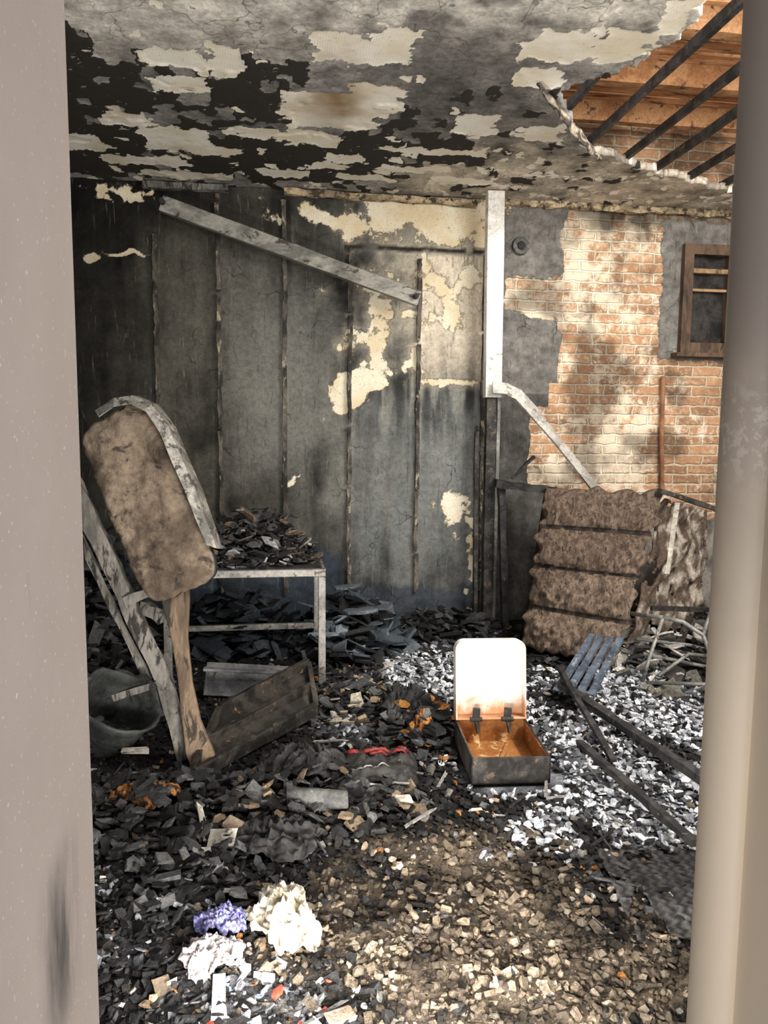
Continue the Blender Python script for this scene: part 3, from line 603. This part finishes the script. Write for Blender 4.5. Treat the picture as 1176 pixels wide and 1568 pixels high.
F+=[(3,2,1,0),(4*n-4,4*n-3,4*n-2,4*n-1)]; mb.add(V,F,0); parts.append(mb.obj("front_leg",[woodbrown],bevel=.006))
e=link(bpy.data.objects.new("charred_chair",None))
for p in parts: p.parent=e
mb=MB(); V=[];F=[];na=28;nr=9
for j in range(nr):
    t=j/(nr-1); z=-.02+.36*t; r=.13+.06*t
    for i in range(na):
        a=2*math.pi*i/na; rr=r*(1+.07*nz(math.cos(a)*2,math.sin(a)*2,t*3)); zz=z-(.08*max(0,nz(math.cos(a)*1.5,math.sin(a)*1.5,9)+.1) if j==nr-1 else 0); V.append((rr*math.cos(a),rr*math.sin(a),zz))
for j in range(nr-1):
    for i in range(na): F.append((j*na+i,j*na+(i+1)%na,(j+1)*na+(i+1)%na,(j+1)*na+i))
F.append(tuple(range(na-1,-1,-1)))
Rb=Matrix.Rotation(math.radians(28),3,'Y')@Matrix.Rotation(math.radians(25),3,'X'); V=[Rb@Vector(p)+Vector((-.86,3.62,.10)) for p in V]
mb.add(V,F,0); mb.obj("melted_bucket",[simple("melted_bucket_plastic",(.02,.022,.021),(.045,.047,.045),(.012,.012,.012),6,.6)],smooth=True,solid=.01)

mb=MB()
A=Vector((-.40,3.28,.06));B=Vector((.19,3.92,.11));Cc=Vector((.16,4.22,.26));D=Vector((-.30,3.72,.20))
mb.beam(A,B,.03,.07,0,seg=8,j=.004); mb.beam(D,Cc,.03,.07,1,seg=8,j=.004); mb.beam(A,D,.03,.06,1,seg=5,j=.004); mb.beam(B,Cc,.03,.06,1,seg=5,j=.004)
mb.add([A-Vector((0,0,.02)),B-Vector((0,0,.02)),Cc-Vector((0,0,.02)),D-Vector((0,0,.02))],[(0,1,2,3)],1)
mb.beam(A.lerp(D,.5),B.lerp(Cc,.5),.02,.05,1,seg=5,j=.004)
mb.obj("charred_drawer",[darksteel,simple("drawer_char",(.012,.011,.010),(.038,.033,.028),(.18,.10,.04),9,.5,c3lo=.60,c3hi=.72)],bevel=.003)

# ---------------------------------------------------------------- mattress / fibre padding
BLm=Vector((1.70,5.0,.10));BRm=Vector((2.20,4.60,.04));TLm=Vector((1.93,5.25,1.20));TRm=Vector((2.72,5.05,1.18))
def mpt(u,v,side):
    u_=u+.02*nz(v*9,u*2,8)*(u>.5)
    p=BLm.lerp(BRm,u_).lerp(TLm.lerp(TRm,u_),v); n=Vector((-.25,-.95,.15)).normalized()
    vv=v*4; f=vv-math.floor(vv); q=abs(math.sin(math.pi*f))**.45
    d=(.07*q+.035*fb(u*9,v*12,1)+.02*fb(u*30,v*30,4))
    e_=.06*nz(v*14,side*3,2)*(1 if u<.02 or u>.98 else 0)
    edge=min(1,min(u,1-u)*9+.25)
    if side==0: p=p+n*(.03+d*edge)+Vector((e_*1.5,0,0))
    else: p=p-n*(.14-.03*(1-edge))
    p+=Vector((0,0,.05*nz(u*8,3,v*2)*(1 if v>.98 or v<.02 else 0)))
    return p
nu,nv=60,110; V=[]
for s in (0,1):
    for j in range(nv+1):
        for i in range(nu+1): V.append(mpt(i/nu,j/nv,s))
st=(nu+1)*(nv+1); id_=lambda s,i,j:s*st+j*(nu+1)+i
mb=MB(); F0=[];F1=[]
for j in range(nv):
    f=(j+.5)/nv*4; f-=math.floor(f)
    for i in range(nu):
        (F1 if min(f,1-f)<.05+.03*nz(i*.3,j*.1) and 0<int((j+.5)/nv*4+.5)<4 else F0).append((id_(0,i,j),id_(0,i+1,j),id_(0,i+1,j+1),id_(0,i,j+1)))
        F0.append((id_(1,i,j+1),id_(1,i+1,j+1),id_(1,i+1,j),id_(1,i,j)))
for j in range(nv):
    F0.append((id_(1,0,j),id_(0,0,j),id_(0,0,j+1),id_(1,0,j+1))); F0.append((id_(0,nu,j),id_(1,nu,j),id_(1,nu,j+1),id_(0,nu,j+1)))
for i in range(nu):
    F0.append((id_(0,i,nv),id_(0,i+1,nv),id_(1,i+1,nv),id_(1,i,nv))); F0.append((id_(1,i,0),id_(1,i+1,0),id_(0,i+1,0),id_(0,i,0)))
mb.add(V,F0,0); mb.f+=F1; mb.m+=[1]*len(F1)
mb.obj("burnt_mattress",[jutem,jutedark],smooth=True)
def cover(u,v):
    p=Vector((2.34,4.72,.12)).lerp(Vector((3.15,5.15,.15)),u).lerp(Vector((2.74,5.02,1.14)).lerp(Vector((3.3,5.4,1.0)),u),v)
    n=fb(u*3,v*4,3); p+=Vector((.03*n,-.06*n,.05*nz(u*6,v*2,9)))
    t=fb(u*9,v*9,6)+.4*fb(u*25,v*25,2)-.35*(u<.25); c=lerp3((.09,.065,.05),(.36,.32,.27),ss(-.2,.4,t)); return tuple(p),{"Col":c}
def ckf(u,v): return fb(u*5,v*5,40)>-.35+.5*max(0,v-.8)*2+.3*max(0,u-.5)
o=gridmesh("torn_mattress_cover",rng(0,1,.02),rng(0,1,.02),cover,attrmat("torn_cover_mat",50),["Col"],keep=ckf); k=o.modifiers.new("s",'SOLIDIFY'); k.thickness=.02
mb=MB(); mb.beam((2.65,4.95,1.2),(3.4,5.05,.98),.05,.03,0,seg=5,j=.004); mb.beam((2.74,4.86,1.12),(2.58,4.66,.66),.03,.02,1,seg=5,j=.003)
mb.beam((2.9,4.9,.3),(2.5,4.4,.12),.05,.02,0,seg=5,j=.003); mb.beam((2.5,4.7,.42),(3.1,4.75,.38),.03,.03,0,seg=5,j=.003)
mb.obj("broken_bed_slats",[darksteel,paperm])

# ---------------------------------------------------------------- open tin case
def casebox(mb,x0,x1,y0,y1,z0,z1,t,mo,mi):
    mb.box(((x0+x1)/2,(y0+y1)/2,z0+t/2),(x1-x0,y1-y0,t),mo); mb.box(((x0+x1)/2,(y0+y1)/2,z0+t+.002),(x1-x0-2*t,y1-y0-2*t,.004),mi)
    for (c,d) in ((((x0+x1)/2,y0+t/2),(x1-x0,t)),(((x0+x1)/2,y1-t/2),(x1-x0,t)),((x0+t/2,(y0+y1)/2),(t,y1-y0)),((x1-t/2,(y0+y1)/2),(t,y1-y0))):
        mb.box((c[0],c[1],(z0+z1)/2),(d[0],d[1],z1-z0),mo)
    ii=.002
    mb.box(((x0+x1)/2,y1-t-ii,(z0+z1)/2),(x1-x0-2*t,.003,z1-z0-.01),mi); mb.box((x0+t+ii,(y0+y1)/2,(z0+z1)/2),(.003,y1-y0-2*t,z1-z0-.01),mi); mb.box((x1-t-ii,(y0+y1)/2,(z0+z1)/2),(.003,y1-y0-2*t,z1-z0-.01),mi)
mb=MB(); casebox(mb,.0,.36,-.46,.0,.0,.125,.008,0,1)
mb.beam((.10,-.44,.02),(.27,-.04,.02),.02,.01,1,seg=3)
base=mb.obj("case_base",[darksteel,rust],bevel=.004)
mb=MB(); r=.05; w,h=.36,.40; ol=[]
for cx_,cz_,a0 in ((w-r,h-r,0),(r,h-r,90)):
    for i in range(7):
        a=math.radians(a0+15*i); ol.append((cx_+r*math.cos(a),cz_+r*math.sin(a)))
ol+= [(0,0),(w,0)]
Ml=Matrix.Translation((0,.0,.125))@Matrix.Rotation(math.radians(90-8),4,'X')
mb.prism(ol,.008,Ml@Matrix.Translation((0,0,-.035)),0)
n=len(ol); V=[];F=[]
for x,y in ol:
    xx=w/2+(x-w/2)*.95; yy=h/2+(y-h/2)*.95
    V+=[Ml@Vector((x,y,-.035)),Ml@Vector((x,y,.03)),Ml@Vector((xx,yy,.03)),Ml@Vector((xx,yy,-.03))]
for i in range(n):
    i2=(i+1)%n
    for k in range(3): F.append((i*4+k,i*4+k+1,i2*4+k+1,i2*4+k))
mb.add(V,F,0)
for x in (.10,.26):
    mb.beam(Ml@Vector((x,-.01,.03)),Ml@Vector((x+.005,.06,.035)),.035,.02,1,seg=2); mb.tube([Ml@Vector((x-.03,.005,.04)),Ml@Vector((x+.03,.005,.04))],.012,1)
    mb.beam(Ml@Vector((x,.0,.04)),Ml@Vector((x+.01,-.06,.05)),.02,.012,1)
lid=mb.obj("case_lid",[lidm,darksteel],bevel=.002)
e=link(bpy.data.objects.new("open_tin_case",None)); base.parent=e; lid.parent=e
e.location=(.875,3.58,.03); e.rotation_euler=(0,0,math.radians(-4))

# ---------------------------------------------------------------- burnt suitcase with red shell, half buried
mb=MB(); V=[];F=[];nx,ny=30,24
def sh(u,v): return .10*(1-abs(u)**5)*(1-abs(v)**4)
for j in range(ny+1):
    for i in range(nx+1):
        u=i/nx*2-1; v=j/ny*2-1; V.append((.43+u*.20+.03*v,3.22+v*.22,.02+max(0,sh(u,v)+.03*fb(u*4,v*4,3)+.02*fb(u*2,v*2,9))))
for j in range(ny):
    for i in range(nx): F.append((j*(nx+1)+i,j*(nx+1)+i+1,(j+1)*(nx+1)+i+1,(j+1)*(nx+1)+i))
mb.add(V,F,0)
for yy,mi,r_,ua,ub in ((3.06,1,.006,-.7,.8),(3.15,1,.004,-.6,.3),(3.33,2,.013,-.7,.75),(3.31,2,.01,-.2,.9)):
    pts=[]
    for i in range(17):
        u=ua+(ub-ua)*i/16; v=(yy-3.22)/.22; pts.append((.43+u*.19+.03*v,yy+.01*math.sin(u*6),.03+sh(u,v)+.03*fb(u*4,v*4,3)+.02*fb(u*2,v*2,9)-.004))
    mb.tube(pts,r_,mi,8)
mb.obj("burnt_suitcase",[char,steel,redm],smooth=True)
mb=MB(); V=[];F=[];na=24
for j in range(9):
    for i in range(na):
        a=i/na*4.6; rr=.045-.006*i/na*2; V.append((-.13+j*.034, 2.93+rr*math.cos(a)+.01*nz(j*.6,i*.2),.085+rr*math.sin(a)))
for j in range(8):
    for i in range(na-1): F.append((j*na+i,j*na+i+1,(j+1)*na+i+1,(j+1)*na+i))
mb.add([Vector((p[0]*.9+.14,p[1]-.25*(p[0]),p[2]+.02)) for p in V],F,0); mb.obj("curled_grey_sheet",[greyroll],smooth=True,solid=.006)

def cloth(name,cx,cy,rx,ry,h,seed,mat,rot=0,fold=4):
    def fn(u,v):
        a=math.atan2(v,u); lim=.75+.35*nz(math.cos(a)*1.5,math.sin(a)*1.5,seed)
        r=math.hypot(u,v); m_=max(abs(u),abs(v)); k=(m_/r) if r>1e-6 else 1
        u2=u*k*lim;v2=v*k*lim; rr=math.hypot(u2,v2)
        fo=1-abs(nz(u2*fold*.6,v2*fold*.6,seed+2))*2.2; fo2=1-abs(nz(u2*fold*1.5+3,v2*fold*1.1,seed+5))*2.5
        env=1-min(1,rr*rr)
        z=h*env*.45+h*(.35+.65*env)*(.5*max(0,fo)+.28*max(0,fo2))-.01*(1-env)
        x=cx+rx*(u2*math.cos(rot)-v2*math.sin(rot))+.025*nz(u*2.5,v*2.5,seed+7); y=cy+ry*(u2*math.sin(rot)+v2*math.cos(rot))+.025*nz(u*2.5,v*2.5,seed+9)
        return (x,y,gz(x,y)+.012+z),{"Col":(1,1,1)}
    o=gridmesh(name,rng(-1,1,.035),rng(-1,1,.035),fn,mat,["Col"]); k=o.modifiers.new("s",'SOLIDIFY'); k.thickness=.004
cloth("crumpled_white_cloth",.0,2.24,.14,.19,.09,3,whitecloth,.6,5)
cloth("crumpled_blue_checked_cloth",-.18,2.24,.11,.08,.06,13,bluecheck,.2,6)
cloth("crumpled_pink_cloth",-.20,2.09,.12,.08,.05,23,pinkcloth,-.3,7)
cloth("charred_garment",.67,3.85,.20,.26,.18,33,char,.3,4)
cloth("charred_garment",.10,3.30,.25,.2,.12,43,char,.1,5)
cloth("charred_garment",.0,2.72,.22,.18,.08,73,char,.1,5)
cloth("scorched_orange_fabric",-.55,3.1,.18,.09,.08,53,orangechar,.3,5)
cloth("scorched_orange_fabric",.18,3.30,.08,.07,.08,63,orangechar,1.3,5)
cloth("scorched_orange_fabric",.72,3.62,.07,.07,.14,83,orangechar,1.3,5)
mb=MB()
def sheet(mb,c,sx,sy,rx,ry,rz,m=0,t=.006):
    R=Matrix.Rotation(rz,3,'Z')@Matrix.Rotation(rx,3,'X')@Matrix.Rotation(ry,3,'Y'); mb.box(c,(sx,sy,t),m,R,.006)
sheet(mb,(-.30,2.82,.09),.05,.16,.5,.9,.3); sheet(mb,(-.22,2.72,.08),.10,.07,.5,-.2,-.2); sheet(mb,(-.16,2.78,.09),.11,.05,.3,.3,-.5,1); sheet(mb,(-.24,2.66,.06),.09,.05,.3,.2,.3)
sheet(mb,(-.66,3.42,.14),.12,.03,.3,.1,.1,0); sheet(mb,(-.17,1.93,.07),.035,.14,.1,.1,.1,2); sheet(mb,(-.33,2.0,.06),.04,.05,.3,.1,.4,1); sheet(mb,(.15,1.83,.06),.08,.04,.2,.2,.4,1)
sheet(mb,(.5,2.9,.1),.07,.04,.3,.2,.1,0); sheet(mb,(1.2,3.95,.13),.08,.06,.4,.2,.5,2); sheet(mb,(.3,3.9,.08),.06,.04,.3,.3,.2,0)
mb.obj("scorched_cardboard_scraps",[paperm,boardm,simple("pale_plaster_bit",(.28,.31,.35),(.42,.44,.47),(.12,.12,.12),20)])

mb=MB()
for i in range(4):
    o_=Vector((-.05*i,.03*i,.0)); channel(mb,Vector((2.16,4.44,.30))+o_,Vector((1.74,3.92,.12))+o_*1.1,.038,.02,.005,0,up=(0,0,1),seg=3,j=.002)
mb.obj("folded_blue_metal_slats",[steelblue])
mb=MB()
mb.tube([(2.45,4.45,.42),(2.56,4.40,.40),(2.66,4.33,.33),(2.68,4.25,.2),(2.66,4.15,.03)],.014,0); mb.tube([(2.35,4.75,.38),(2.43,4.5,.41),(2.45,4.45,.42)],.014,0)
mb.tube([(2.3,4.4,.20),(2.6,4.35,.14),(2.9,4.2,.10)],.012,0); mb.tube([(2.35,4.6,.24),(2.7,4.55,.2),(3.0,4.5,.12)],.012,0); mb.tube([(2.25,4.3,.05),(2.32,4.35,.2),(2.45,4.45,.42)],.012,0)
mb.tube([(2.3,4.2,.12),(2.55,4.3,.22),(2.95,4.35,.15)],.012,0); mb.tube([(2.2,4.15,.1),(2.5,3.9,.16),(2.7,3.85,.08)],.011,0); mb.tube([(2.66,4.33,.33),(2.9,4.6,.5),(3.1,4.7,.45)],.013,0)
mb.obj("collapsed_tube_chair_frame",[steel],smooth=True)
mb=MB(); mb.beam((1.62,4.05,.14),(1.82,2.75,.12),.05,.035,0,seg=12,j=.005); mb.beam((1.42,3.3,.12),(1.52,2.45,.09),.035,.03,0,seg=8,j=.004); mb.beam((1.66,4.2,.2),(1.5,3.1,.12),.03,.02,0,seg=8,j=.004)
mb.obj("charred_timber_lengths",[char])
def matfn(u,v):
    x=1.08+.46*u+.08*v+.02*nz(v*3,u,3); y=2.02+.48*v-.04*u+.02*nz(u*3,v,5)
    wv_=.5+.5*math.sin(u*75+1.2*math.sin(v*75)); c=lerp3((.02,.019,.019),(.085,.08,.08),wv_*(.6+.6*fb(u*3,v*3,2)))
    return (x,y,gz(x,y)+.022+.01*nz(u*4,v*4,1)+.004*wv_),{"Col":[max(.005,q) for q in c]}
o=gridmesh("burnt_woven_mat",rng(0,1,.012),rng(0,1,.012),matfn,attrmat("woven_mat_soot",60),["Col"],keep=lambda u,v:fb(u*4,v*4,9)>-.15 or (.2<u<.8 and .2<v<.8)); k=o.modifiers.new("s",'SOLIDIFY'); k.thickness=.006

# ---------------------------------------------------------------- camera
cam=bpy.data.cameras.new("camera"); co=link(bpy.data.objects.new("camera",cam)); SC.camera=co
cam.sensor_fit='VERTICAL'; cam.sensor_height=36; cam.lens=1150/1568*36; cam.clip_start=.02
R=Matrix.Rotation(math.radians(-8),3,'Z')@Matrix.Rotation(math.radians(90-6.15),3,'X')@Matrix.Rotation(math.radians(0.5),3,'Z')
co.matrix_world=Matrix.Translation((0,0,1.6))@R.to_4x4()
# ---------------------------------------------------------------- light
w=bpy.data.worlds.new("world"); SC.world=w; w.use_nodes=True; bg=w.node_tree.nodes["Background"]; bg.inputs[0].default_value=(.92,.94,1.0,1); bg.inputs[1].default_value=1.12
def aim(o,d): o.rotation_euler=Vector(d).to_track_quat('-Z','Y').to_euler()
sl=bpy.data.lights.new("sun",'SUN'); sl.energy=3.3; sl.angle=.02; sl.color=(1,.94,.84); so=link(bpy.data.objects.new("sun",sl)); aim(so,(-1.5,1.4,-3.0)); so.location=(3,1,6)
def area(name,loc,tgt,sx,sy,e,col):
    l=bpy.data.lights.new(name,'AREA'); l.shape='RECTANGLE'; l.size=sx; l.size_y=sy; l.energy=e; l.color=col
    o=link(bpy.data.objects.new(name,l)); o.location=loc; aim(o,Vector(tgt)-Vector(loc)); return o
area("skylight_roof_opening",(3.0,2.3,3.5),(1.5,5.3,1.5),2.0,2.0,235,(1,.955,.88))
area("doorway_fill",(.2,1.3,2.75),(.6,5.6,1.6),1.2,.6,36,(1,.97,.93))  # unseen fill lamp added above the door, standing in for doorway daylight
area("ceiling_fill",(.25,1.45,.26),(.4,5.4,1.7),.9,.3,80,(1,.95,.87))  # unseen low lamp added inside the doorway to keep the ceiling lit
area("jamb_fill",(.1,-.9,.25),(.35,.9,1.5),1.6,.8,13,(1,.94,.86))  # unseen outdoor lamp added to brighten the door jambs
try:
    SC.view_settings.view_transform='Standard'; SC.view_settings.look='None'
except Exception as ex: print(ex)
